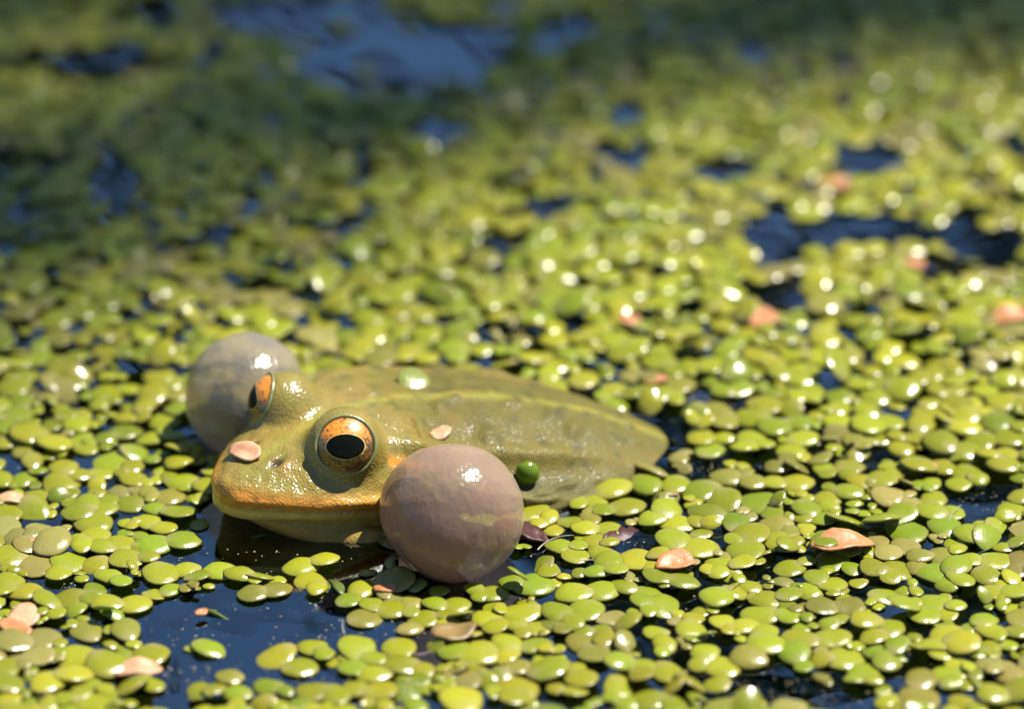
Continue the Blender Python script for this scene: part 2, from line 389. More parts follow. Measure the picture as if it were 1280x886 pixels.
    lay(np.array([.060, .055, .016]), flank*.75)
    for sg in (1, -1):
        a = flat[:, 1]-sg*.22
        lay(np.array([.02, .008, .005]), np.exp(-(((sv-.60)/.085)**2+(a/.045)**2)*1.3)*(flat[:, 2] > .36)*1.4)
        lay(np.array([.20, .085, .015]), np.exp(-(((sv-.62)/.13)**2+((a-sg*.10)/.09)**2))*(flat[:, 2] > .36)*.5)
    lay(np.array([.055, .05, .016]), np.clip(nzf-.12, 0, 1)*3*back*(tt < 4)*.65)
    lay(np.array([.15, .085, .02]), np.clip(nzv-.1, 0, 1)*1.6*back*.35)
    grain = np.clip(.5+.3*back*top+.1*sn, 0, 1)*(1-.5*sstep(8, 9, tt))
    wetn = .06+.75*sn*(1-sstep(7.5, 8.5, tt))+.10*np.clip(nzf, 0, 1)*back*top-.05*flank
    W = to_world(flat[:, 0], flat[:, 1], flat[:, 2])
    idx = np.arange(nr*ns).reshape(nr, ns); i2 = np.roll(idx, -1, 0)
    F = np.stack([idx[:, :-1], i2[:, :-1], i2[:, 1:], idx[:, 1:]], -1).reshape(-1, 4)
    return W, F, col, grain, wetn

FB = to_world(2.2, 0, 0)
def local(V): return np.asarray(V)-np.array([FB[0], FB[1], 0])
frog = link('frog', None, label='olive green frog with inflated vocal sacs floating in the duckweed', category='frog')
frog.location = (FB[0]*U, FB[1]*U, 0); frog.empty_display_size = .01

def tube(path, radii, n=12):
    """tapered limb along a smooth path; closed ends"""
    P = np.array(path, float); m = len(P); tt = np.linspace(0, m-1, (m-1)*6+1)
    def cr(A):
        A = np.asarray(A, float); B = np.concatenate([2*A[:1]-A[1:2], A, 2*A[-1:]-A[-2:-1]])
        i = np.minimum(tt.astype(int), m-2); f = (tt-i); f = f[:, None] if A.ndim > 1 else f
        p0, p1, p2, p3 = B[i], B[i+1], B[i+2], B[i+3]
        return .5*((2*p1)+(-p0+p2)*f+(2*p0-5*p1+4*p2-p3)*f*f+(-p0+3*p1-3*p2+p3)*f**3)
    Q, rr = cr(P), cr(np.array(radii, float)); T = np.gradient(Q, axis=0); T /= np.linalg.norm(T, axis=1, keepdims=True)+1e-9
    up = np.array([0, 0, 1.0]); V = []; F = []
    for q, t, r in zip(Q, T, rr):
        a = np.cross(t, up); a = a/np.linalg.norm(a) if np.linalg.norm(a) > 1e-3 else np.array([1., 0, 0]); b = np.cross(t, a)
        for k in range(n):
            th = 2*math.pi*k/n; V.append(q+r*(math.cos(th)*a+math.sin(th)*b))
    for j in range(len(Q)-1):
        for k in range(n):
            a0, a1 = j*n+k, j*n+(k+1) % n; F.append((a0, a1, a1+n, a0+n))
    F.append(tuple(range(n-1, -1, -1))); F.append(tuple(range(len(V)-n, len(V))))
    return V, F

W, F4, colr, grain, wetn = frog_body(); wetn = list(wetn)
V = [tuple(v) for v in W]; F = [tuple(int(i) for i in f) for f in F4]; colr = list(map(tuple, colr)); grain = list(grain)
def add_limb(pts, radii, c, n=12):
    wp = [to_world(*q) for q in pts]; v, f = tube(wp, radii, n); o = len(V)
    V.extend(tuple(a) for a in v); F.extend(tuple(i+o for i in g) for g in f)
    colr.extend([c]*len(v)); grain.extend([.4]*len(v)); wetn.extend([.15]*len(v))
for sg in (1, -1):
    add_limb([(2.6, sg*.8, -.45), (3.25, sg*1.4, -.38), (3.1, sg*1.95, -.60), (2.6, sg*2.1, -.95), (2.4, sg*2.1, -1.05)], [.36, .30, .24, .17, .12], (.17, .12, .05))
    for k in range(4):
        add_limb([(2.45, sg*2.1, -.92), (2.2-.05*k, sg*(1.85+.16*k), -.97), (2.0-.02*k, sg*(1.78+.24*k), -1.03)], [.07, .05, .035], (.17, .12, .05), 8)
    add_limb([(4.7, sg*.3, -.35), (4.1, sg*1.05, -.42), (3.5, sg*1.5, -.6), (3.7, sg*1.65, -.75)], [.42, .40, .30, .2], (.15, .13, .05))
    add_limb([(3.55, sg*1.6, -.7), (4.4, sg*1.75, -.75), (5.3, sg*1.35, -.8)], [.24, .24, .15], (.14, .125, .045))
    add_limb([(5.3, sg*1.35, -.7), (5.0, sg*1.8, -.85), (4.5, sg*2.1, -1.0)], [.15, .12, .10], (.14, .125, .045))
    for k in range(5):
        add_limb([(4.55, sg*2.08, -1.0), (4.1+.1*k, sg*(2.1+.14*k), -1.05), (3.6+.2*k, sg*(2.05+.28*k), -1.1)], [.075, .05, .03], (.14, .125, .045), 8)
bm_ = mesh('body', local(V), F); attr(bm_, 'tint', [(*c, 1) for c in colr], 'FLOAT_COLOR'); attr(bm_, 'grain', grain); attr(bm_, 'wetness', wetn)
link('body', bm_, SKIN, frog)

def cap(rad, amax, outline=None, n=48, rings=10, inner=0.0):
    """patch of a sphere round +Z; outline(theta) scales the opening angle"""
    V = []; F = []
    for j in range(rings+1):
        f = inner+(1-inner)*j/rings
        for k in range(n):
            th = 2*math.pi*k/n; a = amax*f*(outline(th) if outline else 1)
            V.append((rad*math.sin(a)*math.cos(th), rad*math.sin(a)*math.sin(th), rad*math.cos(a)))
    for j in range(rings):
        for k in range(n):
            a, b = j*n+k, j*n+(k+1) % n; F.append((a, b, b+n, a+n))
    if inner == 0.0: pass
    return V, F

def torus(Rr, r, zc, wob=0.0, n=56, m=12, squash=1.0):
    V = []; F = []
    for i in range(n):
        a = 2*math.pi*i/n; rr = r*(1+wob*math.sin(a*2+.6)+wob*.6*math.sin(a*3+2))
        for j in range(m):
            b = 2*math.pi*j/m; q = Rr+rr*math.cos(b)
            V.append((q*math.cos(a), q*math.sin(a), zc+rr*squash*math.sin(b)))
    for i in range(n):
        for j in range(m):
            F.append((i*m+j, ((i+1) % n)*m+j, ((i+1) % n)*m+(j+1) % m, i*m+(j+1) % m))
    return V, F

def pupil_outline(th):
    c, s = math.cos(th), math.sin(th)
    a, b = 1.0, (.60 if s > 0 else .66)
    r = 1/math.sqrt((c/a)**2+(s/b)**2)
    return r*(1+.05*math.exp(-((th-1.5*math.pi-.1)/.12)**2))
for sg in (1, -1):
    pos = to_world(EYE_S, sg*EYE_Y, EYE_Z); a = R(HEAD_A)
    T = Vector((math.cos(a), math.sin(a), 0)); N = Vector((math.sin(a), -math.cos(a), 0))
    GAZE = GAZES[sg]; g = (T*GAZE.x+N*(sg*GAZE.y)+Vector((0, 0, GAZE.z))).normalized()
    x = Vector((0, 0, 1)).cross(g).normalized(); y = g.cross(x)
    rot = Matrix((x, y, g)).transposed().to_4x4()
    ER = EYE_R if sg == 1 else EYE_R-.03
    V_, F_ = cap(ER, math.pi, n=40, rings=28)
    eye = link('eye', mesh('eyeball', V_, F_), PUPIL, frog)
    loc = local([pos])[0]
    eye.matrix_local = Matrix.Translation(Vector(loc)*U) @ rot
    V_, F_ = cap(ER+.003, R(60), n=64, rings=16); link('iris', mesh('iris', V_, F_), IRIS, eye)
    V_, F_ = cap(ER+.0065, R(34), pupil_outline, n=64, rings=8); link('pupil_ring', mesh('pupil_ring', V_, F_), GOLD, eye)
    V_, F_ = cap(ER+.010, R(32), pupil_outline, n=64, rings=8); link('pupil', mesh('pupil', V_, F_), PUPIL, eye)
    V_, F_ = torus(.309*ER/EYE_R, .020, .214*ER/EYE_R, .15); link('eyelid', mesh('eyelid', V_, F_), LID, eye)

def sac(px, py, z, rad, attach, squash, mat):
    c = ground(px, py, z)
    m = np.asarray(attach); d = m-c; L = np.linalg.norm(d); d /= L
    V = []; F = []; n, rg = 72, 56
    x = np.cross(d, [0, 0, 1]); x /= np.linalg.norm(x); y = np.cross(d, x)
    for j in range(rg+1):
        th = math.pi*j/rg
        for k in range(n):
            ph = 2*math.pi*k/n
            q = math.cos(th)*d+math.sin(th)*(math.cos(ph)*x+math.sin(ph)*y)
            r = rad*(1+.025*mnoise.noise(Vector(q)*1.6+Vector((px, 0, 0)))+.004*mnoise.noise(Vector(q)*6))
            ca = max(0, math.cos(th))
            r *= 1+(L/rad-1)*max(0, (ca-.40)/.60)**1.8          # drawn out to the corner of the mouth
            v = q*r; v[2] *= squash
            V.append(c+v)
    for j in range(rg):
        for k in range(n):
            a, b = j*n+k, j*n+(k+1) % n; F.append((a, a+n, b+n, b))
    o = link('vocal_sac', mesh('vocal_sac', local(V)-local([c]), F), mat, frog)
    o.location = Vector(local([c])[0])*U
    return o, c
sac_near, SACN = sac(567, 641, .54, .725, to_world(1.70, 1.02, .36), 1.0, SAC)
sac_far, SACF = sac(309, 495, .50, .68, to_world(1.72, -1.0, .36), 1.02, SAC_GREY)
def inner(c, off, r):  # dark blob added inside the sac to stand in for shade on its back wall
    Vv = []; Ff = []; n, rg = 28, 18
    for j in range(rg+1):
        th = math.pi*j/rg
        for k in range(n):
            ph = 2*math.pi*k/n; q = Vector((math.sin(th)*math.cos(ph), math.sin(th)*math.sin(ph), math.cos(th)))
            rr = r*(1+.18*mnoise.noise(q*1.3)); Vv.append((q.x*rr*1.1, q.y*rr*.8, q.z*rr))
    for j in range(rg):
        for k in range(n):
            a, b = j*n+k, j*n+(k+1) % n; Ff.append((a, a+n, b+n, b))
    o = link('sac_shade_blob', mesh('sac_shade_blob', Vv, Ff), mat_plain('sac_shade_blob', (.09, .022, .022), .5, .3, 300, .5), frog)
    o.location = Vector(local([c+np.array(off)])[0])*U; o['label'] = 'dark maroon blob added for the shade inside the vocal sac'
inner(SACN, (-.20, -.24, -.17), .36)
sac_near['label'] = 'large pinkish translucent vocal sac'; sac_far['label'] = 'greyish translucent vocal sac behind the head'

# ------------------------------------------------------------------ duckweed
def frond_mesh(seed, seg=18, rings=(.42, .74, .92, 1.0), low=False):
    """one domed frond, base (node) at the origin, tip along +X; length 1"""
    r_ = random.Random(seed); el = r_.uniform(.74, .92); egg = r_.uniform(-.05, .16); h = r_.uniform(.07, .13); ph = r_.uniform(0, 6.28)
    V = []; rad = []; stem = []; F = []
    def P(th, q):
        wob = 1+.035*math.sin(3*th+ph)+.02*math.sin(5*th+2*ph)
        x = .5*math.cos(th)*q*wob; y = .5*el*math.sin(th)*q*wob*(1+egg*math.cos(th)); return x, y
    def top(x, y, q): return h*(1-q**4)+.012*math.sin(9*x+ph)*q-.01*math.cos(2*math.atan2(y, x)+ph)*q
    V.append((.5, 0, h)); rad.append(0); stem.append(0)
    for q in rings:
        for k in range(seg):
            th = 2*math.pi*k/seg; x, y = P(th, q); V.append((x+.5, y, top(x, y, q))); rad.append(q)
            stem.append(max(0, 1-math.hypot(x+.5, y*1.3)/.5))
    if not low:
        for k in range(seg):
            th = 2*math.pi*k/seg; x, y = P(th, .9); V.append((x+.5, y, top(x, y, 1.0)-.035)); rad.append(1); stem.append(0)
        V.append((.5, 0, -.035)); rad.append(.5); stem.append(0)
    nr = len(rings)+(0 if low else 1)
    for k in range(seg): F.append((0, 1+k, 1+(k+1) % seg))
    for j in range(nr-1):
        for k in range(seg):
            a, b = 1+j*seg+k, 1+j*seg+(k+1) % seg; F.append((a, a+seg, b)); F.append((b, a+seg, b+seg))
    if not low:
        o = 1+(nr-1)*seg; c = len(V)-1
        for k in range(seg): F.append((c, o+(k+1) % seg, o+k))
    return np.array(V), np.array(F), np.array(rad), np.array(stem)
NVAR = 9
HI = [frond_mesh(i, 20) for i in range(NVAR)]
MID = [frond_mesh(i, 16, (.5, .85, 1.0)) for i in range(NVAR)]
LOW = [frond_mesh(i, 9, (.6, 1.0), True) for i in range(NVAR)]
FR_DATA = []
for i, (v, f, r_, s_) in enumerate(HI):
    m = mesh_np('frond', v, f); attr(m, 'rad', r_); attr(m, 'stem', s_); m.materials.append(WEED_OBJ); FR_DATA.append(m)

# colour kinds: name, linear albedo, weight
KINDS = [('bright lime', (.245, .268, .013), 38), ('yellow-green', (.285, .280, .016), 26), ('fresh green', (.195, .240, .013), 16),
         ('dull olive', (.205, .198, .028), 7), ('tan-edged green', (.25, .225, .055), 8)]
KW = np.array([k[2] for k in KINDS], float); KW /= KW.sum()

# open water, surveyed from the photograph: (px, py, half width, half height) of each gap
GAPS = [(330, 772, 95, 42), (215, 780, 62, 38), (300, 845, 60, 26), (225, 835, 42, 34), (400, 850, 50, 14), (300, 680, 70, 30), (420, 700, 70, 34), (690, 680, 34, 16),
        (790, 682, 30, 14), (960, 855, 60, 24), (1040, 872, 70, 16), (1225, 630, 55, 14), (890, 590, 30, 10), (455, 790, 80, 18),
        (1080, 290, 100, 26), (965, 305, 45, 26), (1080, 205, 50, 16), (1225, 295, 60, 40), (975, 370, 30, 24), (690, 265, 40, 14),
        (500, 78, 135, 36), (400, 20, 150, 26), (545, 45, 110, 20), (140, 235, 34, 36), (130, 80, 70, 24), (30, 200, 55, 16), (45, 262, 40, 10),
        (255, 65, 40, 14), (190, 20, 44, 22), (30, 80, 40, 12), (450, 222, 22, 14), (540, 165, 34, 18), (325, 255, 18, 12), (260, 292, 20, 8), (430, 278, 22, 10),
        (690, 40, 60, 22), (775, 145, 24, 16), (935, 65, 30, 16), (770, 200, 40, 12), (905, 215, 40, 12), (245, 385, 24, 8), (175, 700, 40, 9), (90, 735, 30, 10),
        (1180, 340, 36, 14), (1030, 455, 50, 6), (880, 500, 28, 10), (640, 305, 26, 8)]
GE = []
for px, py, hw, hh in GAPS:
    c = ground(px, py); rx = abs(ground(px+hw, py)[0]-c[0]); ry = abs(ground(px, py-hh)[1]-ground(px, py+hh)[1])/2
    GE.append((c[0], c[1], rx, ry))
GE = np.array(GE)
def gap(x, y, grow=0.0):
    d = ((x-GE[:, 0])/(GE[:, 2]+grow))**2+((y-GE[:, 1])/(GE[:, 3]+grow))**2
    return d.min()
SPN = [(to_world(s, 0, 0), max(.12, float(f_w(s))*(.7 if s <= .8 else .86 if s < 3.6 else .86-.34*(s-3.6)/1.3))) for s in np.linspace(.35, 4.9, 34)]
def in_frog(x, y, r):
    for p, w_ in SPN:
        if (p[0]-x)**2+(p[1]-y)**2 < (w_+r)**2: return True
    if (SACN[0]-x)**2+(SACN[1]-y)**2 < (.55+r)**2: return True
    if (SACF[0]-x)**2+(SACF[1]-y)**2 < (.5+r)**2: return True
    return False

CELL = .45; GRID = {}
def free(x, y, r, k, skip=-1):
    ci, cj = int(x//CELL), int(y//CELL)
    for i in range(ci-1, ci+2):
        for j in range(cj-1, cj+2):
            for (a, b, c, pid) in GRID.get((i, j), ()):
                if (a-x)**2+(b-y)**2 < (k*(r+c))**2: return False
    return True
def occupy(x, y, r, pid): GRID.setdefault((int(x//CELL), int(y//CELL)), []).append((x, y, r, pid))

PLANTS = []          # each: dict(x, y, fronds=[(x, y, z, heading, length, tilt, tiltdir, variant)], kind)
def make_plant(x, y, n, size, kind, head=None, tilt=None):
    h0 = rng.uniform(0, 2*math.pi) if head is None else head; fr = []
    offs = {1: [0], 2: [0, 2.3+rng.uniform(-.5, .9)], 3: [0, 2.0+rng.uniform(-.3, .3), -2.0+rng.uniform(-.3, .3)],
            4: [0, 1.5+rng.uniform(-.2, .2), 3.0+rng.uniform(-.3, .3), -1.5+rng.uniform(-.2, .2)]}[n]
    for i, o in enumerate(offs):
        L = size*(1 if i == 0 else rng.uniform(.62, 1.0) if i == 1 else rng.uniform(.42, .9))
        a = h0+o
        ti = abs(rng.normal(0, .12)) if tilt is None else tilt
        if tilt is None and rng.random() < .10: ti = rng.uniform(.3, .8)
        # the node end of each frond tucks under its neighbour
        fr.append([x-math.cos(a)*.17*L, y-math.sin(a)*.17*L, .012+.022*i+rng.uniform(0, .012), a, L, ti, rng.uniform(0, 6.28), int(rng.integers(NVAR))])
    return dict(x=x, y=y, f=fr, kind=kind, n=n, size=size)
def try_plant(p, k, check_gap=True):
    cs = []
    for (x, y, z, a, L, *_ ) in p['f']:
        cx, cy, r = x+math.cos(a)*L*.5, y+math.sin(a)*L*.5, L*.44
        if in_frog(cx, cy, r*.75): return False
        if check_gap:
            g = gap(cx, cy)
            if g < 1 and rng.random() > .05*g: return False
        if not free(cx, cy, r, k): return False
        cs.append((cx, cy, r))
    pid = len(PLANTS)
    for c in cs: occupy(*c, pid)
    PLANTS.append(p); return True

# plants set where the photograph shows single ones round the open water under the chin (px, py, fronds, length, kind, heading)
HAND = [(246, 712, 1, .36, 0, 3.3), (290, 716, 1, .40, 0, 3.2), (392, 706, 2, .42, 0, 3.6), (452, 718, 1, .20, 3, 0.3), (425, 757, 1, .30, 2, .6), (470, 765, 2, .42, 0, .2),
        (440, 778, 1, .40, 3, .4), (410, 865, 2, .40, 0, 3.4), (485, 843, 1, .40, 1, 3.3), (520, 835, 2, .46, 1, 3.1), (545, 745, 1, .24, 0, 1.2), (555, 762, 2, .34, 0, .3),
        (600, 745, 3, .38, 0, .2), (655, 790, 3, .36, 1, .3), (175, 700, 2, .40, 1, 3.3), (205, 715, 3, .36, 0, .5), (255, 735, 1, .14, 0, 0), (140, 690, 2, .38, 0, 1),
        (120, 825, 2, .52, 0, 2.9), (160, 800, 1, .40, 3, 1.8), (150, 760, 2, .40, 0, .2), (310, 870, 1, .34, 2, 2.8), (700, 655, 1, .30, 0, 0), (745, 665, 2, .36, 0, .2),
        (715, 690, 3, .36, 0, 2.8), (850, 688, 2, .50, 0, .05), (735, 745, 2, .44, 0, .3), (1225, 705, 2, .48, 0, .2), (1020, 805, 2, .46, 1, .3), (330, 742, 2, .38, 3, .4), (205, 745, 1, .3, 2, 1), (232, 812, 1, .16, 0, 0), (300, 850, 1, .3, 3, 3), (350, 862, 2, .34, 2, 2.9), (262, 868, 2, .4, 0, .4), (455, 868, 2, .42, 1, .1), (500, 790, 1, .3, 4, .3)]
for px, py, n, L, kd, hd in HAND:
    g = ground(px, py); try_plant(make_plant(g[0], g[1], n, L, kd, hd, .06), .55, False)

def scatter(x0, x1, y0, y1, tries, smin, smax, k, check=True):
    X, Y = rng.uniform(x0, x1, tries), rng.uniform(y0, y1, tries)
    for x, y in zip(X, Y):
        n = int(rng.choice([1, 2, 3, 4], p=[.16, .42, .32, .10])); kd = int(rng.choice(len(KINDS), p=KW))
        try_plant(make_plant(x, y, n, rng.uniform(smin, smax), kd), k, check)
VIEW = (-8.5, 8.5, -8.2, 12.5)
scatter(*VIEW, 9000, .36, .52, .70)
scatter(*VIEW, 12000, .28, .44, .66)
scatter(*VIEW, 14000, .16, .32, .60)
N_VIEW = len(PLANTS)
scatter(-26, 26, -20, 48, 42000, .32, .50, .72)
# far and side plants only outside the dense field were still free, so both fields join without a seam

def visible_px(x, y):
    f = 640/math.tan(R(HFOV/2)); a = R(PITCH); d = np.array([x, y, 0])-CAM
    dep = d[1]*math.cos(a)-d[2]*math.sin(a); up = d[1]*math.sin(a)+d[2]*math.cos(a)
    return 640+f*d[0]/dep, 443-f*up/dep, dep
cand = []
for i, p in enumerate(PLANTS):
    px, py, dep = visible_px(p['x'], p['y'])
    if -15 < px < 1295 and -15 < py < 905:
        big = sum(q[4]**2 for q in p['f'])/dep**2
        cand.append((big*(1 if py > 560 else .8), i, px, py))
# the 300 that show largest, taken from the near side of the pond
cand.sort(key=lambda c: -(c[0]*1e6+ (c[3] > 600)*2000))
near_sorted = sorted(cand, key=lambda c: -c[3])
single = set(c[1] for c in near_sorted if len(PLANTS[c[1]]['f']) and PLANTS[c[1]]['size'] > .2)
single = set([c[1] for c in near_sorted if PLANTS[c[1]]['size'] > .2][:300])

# bits that lie among the duckweed: (px, py, size, heading, pale)
BITS = [(845, 713, .46, .3, 0, 'orange bud scale folded like a small butterfly beside the frog'), (1050, 694, .62, .1, 0, 'long torn orange bud scale lying across lime duckweed'),
        (30, 778, .40, .9, 1, 'peach coloured bud scale at the edge of the blue water'), (18, 793, .34, 2.6, 0, 'darker orange bud scale touching a peach coloured one'),
        (172, 843, .44, 0, 1, 'flat pale pink bud scale floating on open blue water'), (568, 800, .46, .4, 1, 'tan coloured withered frond below the big vocal sac'),
        (950, 406, .46, .4, 0, 'orange bud scale by a dark gap behind the frog'), (1047, 240, .50, -.3, 0, 'blurred salmon bud scale at the blue pool behind the frog'),
        (1260, 402, .42, .2, 0, 'round orange bud scale far behind among bright duckweed'), (1143, 337, .26, .5, 0, 'small reddish bud scale beyond the blue pool'),
        (786, 406, .26, .2, 0, 'small red-orange bud scale behind the frog back'), (252, 772, .13, .6, 0, 'tiny orange bud scale drifting in the dark water under the chin'),
        (482, 741, .24, .2, 0, 'small rusty bud scale in the water below the throat'), (838, 625, .16, .2, 1, 'tiny pinkish bud scale between lime fronds by the flank'),
        (820, 482, .26, .1, 0, 'small orange bud scale just behind the frog rump'), (50, 683, .22, .3, 0, 'small rust coloured bud scale under clustered duckweed'),
        (15, 630, .30, .1, 1, 'pale greyish pink bud scale among duckweed ahead of the snout'), (1160, 590, .18, .1, 0, 'tiny brownish bud scale wedged in lime duckweed')]
def flake(name, size, mat, seed, fold=.0, cup=.25):
    r_ = random.Random(seed); n, rg = 22, 4; V = [(0, 0, .05*size)]; F = []
    ph = r_.uniform(0, 6); el = r_.uniform(.6, .8)
    for j in range(1, rg+1):
        q = j/rg
        for k in range(n):
            th = 2*math.pi*k/n; rr = .5*q*(1+.09*math.sin(2*th+ph)+.06*math.sin(3*th+2*ph)+.03*math.sin(7*th+ph)+.03*r_.uniform(-1, 1)*(q == 1))
            x, y = rr*math.cos(th), rr*el*math.sin(th)
            V.append((x*size, y*size, size*(.05+cup*(x*x+y*y)*(1 if seed % 2 else -.3)+fold*abs(y)+.035*math.sin(7*x+ph)+.03*math.cos(9*y+2*ph))))
    for k in range(n): F.append((0, 1+k, 1+(k+1) % n))
    for j in range(rg-1):
        for k in range(n):
            a, b = 1+j*n+k, 1+j*n+(k+1) % n; F.append((a, a+n, b+n, b))
    m = mesh(name, V, F); m.materials.append(mat); 
    return m
def solid(o, t=.00022):
    md = o.modifiers.new('thickness', 'SOLIDIFY'); md.thickness = t; md.offset = 0; return o
for i, (px, py, sz, hd, pale, lab) in enumerate(BITS):
    g = ground(px, py)
    o = link('bud_scale' if 'frond' not in lab else 'withered_frond', flake('bud_scale', sz, (DEAD if 'frond' in lab else FLAKE_PALE if pale else FLAKE), i, .35 if i in (0, 1) else .1), None, label=lab,
             category='bud scale' if 'frond' not in lab else 'frond', group='bud scales fallen on the pond')
    o.location = (g[0]*U, g[1]*U, .0006); o.rotation_euler = (rng.uniform(-.15, .15), rng.uniform(-.15, .15), hd); solid(o)

# landmarks that labels refer to
LM = [(to_world(0.0, 0, 0), "under the frog's snout"), (to_world(.9, 1.2, 0), "below the frog's chin"), (SACN+np.array([0, -.9, 0]), 'touching the large pink vocal sac'),
      (SACF+np.array([-.7, 0, 0]), 'beside the grey vocal sac'), (to_world(3.6, 1.5, 0), "against the frog's wrinkled flank"), (to_world(5.6, 0, 0), "behind the frog's rump")]
for px, py, sz, hd, pale, lab in BITS:
    LM.append((ground(px, py), {845: 'by the folded orange bud scale', 1050: 'by the long torn orange bud scale', 30: 'by the peach bud scale pair', 172: 'by the pale pink bud scale',
               568: 'by the tan withered frond', 252: 'by the tiny orange bud scale', 482: 'by the rusty bud scale', 838: 'by the tiny pinkish bud scale',
               50: 'by the small rust bud scale', 15: 'by the greyish pink bud scale', 1160: 'by the tiny brownish bud scale'}.get(px)))
LM += [(ground(215, 780), 'at the blue pool'), (ground(960, 850), 'at the small dark pool'), (ground(1225, 630), 'at the dark gap'),
       (ground(790, 682), 'by the dark red sunken leaf')]
LM = [(p, t) for p, t in LM if t]
NUM = {1: 'single', 2: 'two-frond', 3: 'three-frond', 4: 'four-frond'}
count = 0
for pid in sorted(single):
    p = PLANTS[pid]; kn, kc, _ = KINDS[p['kind']]
    d, t = min((math.hypot(q[0]-p['x'], q[1]-p['y']), t) for q, t in LM)
    fd = math.hypot(FB[0]-p['x'], FB[1]-p['y']); lp = min(LM, key=lambda q: math.hypot(q[0][0]-p['x'], q[0][1]-p['y']))[0]
    side = ', frog side' if fd < math.hypot(FB[0]-lp[0], FB[1]-lp[1])-.25 else ', outer side' if fd > math.hypot(FB[0]-lp[0], FB[1]-lp[1])+.25 else ''
    where = t+side if d < 1.0 else 'near the '+t.split('the ', 1)[1]+side if d < 2.4 else 'out in the thick mat'
    if max(q[5] for q in p['f']) > .3: where = 'with tipped frond '+where.replace(', frog side', '').replace(', outer side', '')
    sz = 'small ' if p['size'] < .32 else 'large ' if p['size'] > .44 else ''
    o = link('duckweed_plant', None, label=f'{sz}{kn} {NUM[p["n"]]} duckweed plant {where}', category='duckweed', group='duckweed plants floating on the pond')
    o.location = (p['x']*U, p['y']*U, 0); o.empty_display_size = .003
    jit = rng.uniform(.8, 1.18)
    for (x, y, z, a, L, ti, td, var) in p['f']:
        c = link('frond', FR_DATA[var], None, o)
        j2 = jit*rng.uniform(.88, 1.1)
        c.color = (kc[0]*j2*rng.uniform(.9, 1.1), kc[1]*j2, kc[2]*j2, 1)
        rot = Matrix.Rotation(ti, 4, Vector((math.cos(td), math.sin(td), 0))) @ Matrix.Rotation(a, 4, 'Z')
        zz = z+math.sin(ti)*L*.35
        c.matrix_local = Matrix.Translation(Vector(((x-p['x'])*U, (y-p['y'])*U, zz*U))) @ rot @ Matrix.Scale(L, 4)
    count += 1

def mass(ids, geo, name, lab):
    VV, FF, RR, SS, TT = [], [], [], [], []; off = 0
    for pid in ids:
        p = PLANTS[pid]; kc = np.array(KINDS[p['kind']][1])*rng.uniform(.8, 1.18)
        for (x, y, z, a, L, ti, td, var) in p['f']:
            v, f, r_, s_ = geo[var]
            M = np.array((Matrix.Rotation(ti, 3, Vector((math.cos(td), math.sin(td), 0))) @ Matrix.Rotation(a, 3, 'Z')))*L
            VV.append(v@M.T+np.array([x, y, z+math.sin(ti)*L*.35])); FF.append(f+off); RR.append(r_); SS.append(s_); off += len(v)
            TT.append(np.repeat(np.append(kc*rng.uniform(.88, 1.1), 1)[None], len(v), 0))
    m = mesh_np(name, np.concatenate(VV), np.concatenate(FF)); attr(m, 'rad', np.concatenate(RR)); attr(m, 'stem', np.concatenate(SS)); attr(m, 'tint', np.concatenate(TT), 'FLOAT_COLOR')
    return link(name, m, WEED_ATT, kind='stuff', label=lab, category='duckweed')
seen = set(c[1] for c in cand)
mass([i for i in range(len(PLANTS)) if i in seen and i not in single], MID, 'duckweed', 'mat of lime duckweed covering the pond behind the frog')
mass([i for i in range(len(PLANTS)) if i not in seen], LOW, 'duckweed_margin', 'duckweed mat going on across the rest of the pond')
print('plants', len(PLANTS), 'single', count, 'in view', len(seen))

# ------------------------------------------------------------------ things lying on the frog
from mathutils.bvhtree import BVHTree
bpy.context.view_layer.update()
BV = BVHTree.FromPolygons([tuple(v) for v in V], F)
def on_frog(px, py):
    g = ground(px, py, -1.0); d = Vector(g-CAM).normalized(); h = BV.ray_cast(Vector(CAM), d); return h[0], (h[1] if h[1].dot(d) < 0 else -h[1])
def put_on(name, data, px, py, spin, lift, lab, cat, tilt=(0, 0)):
    p, n = on_frog(px, py); o = link(name, data, None, label=lab, category=cat)
    q = n.to_track_quat('Z', 'Y').to_matrix().to_4x4()
    o.matrix_world = Matrix.Translation((p+n*lift)*U) @ q @ Matrix.Rotation(spin, 4, 'Z') @ Matrix.Rotation(tilt[0], 4, 'X')
    return o
# eardrum: a shallow dished disc let into the skin behind each eye
q0, n0 = on_frog(503, 588)
n0 = (Vector((math.sin(R(HEAD_A)), -math.cos(R(HEAD_A)), 0))*.8+Vector((0, 0, .6))).normalized(); q0 = q0-n0*.03
for sg in (1, -1):
    V_, F_ = cap(.5, R(22), n=36, rings=8)
    V_ = [(x_, y_, (z_-.5*math.cos(R(22)))*.9-.03*math.exp(-((math.hypot(x_, y_)-.12)/.03)**2)) for x_, y_, z_ in V_]
    d = link('eardrum', mesh('eardrum', V_, F_), DRUM, frog)
    if sg == 1: p, n = q0, n0
    else:
        T0 = Vector((math.cos(R(HEAD_A-2)), math.sin(R(HEAD_A-2)), 0)); N0 = Vector((T0.y, -T0.x, 0)); c0 = Vector(to_world(1.75, 0, 0))
        p = q0-N0*(2*(q0-c0).dot(N0)); n = n0-N0*(2*n0.dot(N0))
    d.matrix_local = Matrix.Translation(Vector(local([p+n*.002])[0])*U) @ n.to_track_quat('Z', 'Y').to_matrix().to_4x4()
o = put_on('bud_scale', flake('bud_scale', .40, FLAKE_PALE, 41, .05, .10), 308, 567, .6, .012, "pale peach bud scale stuck on the tip of the frog's snout", 'bud scale'); solid(o); o['group'] = 'bud scales fallen on the pond'
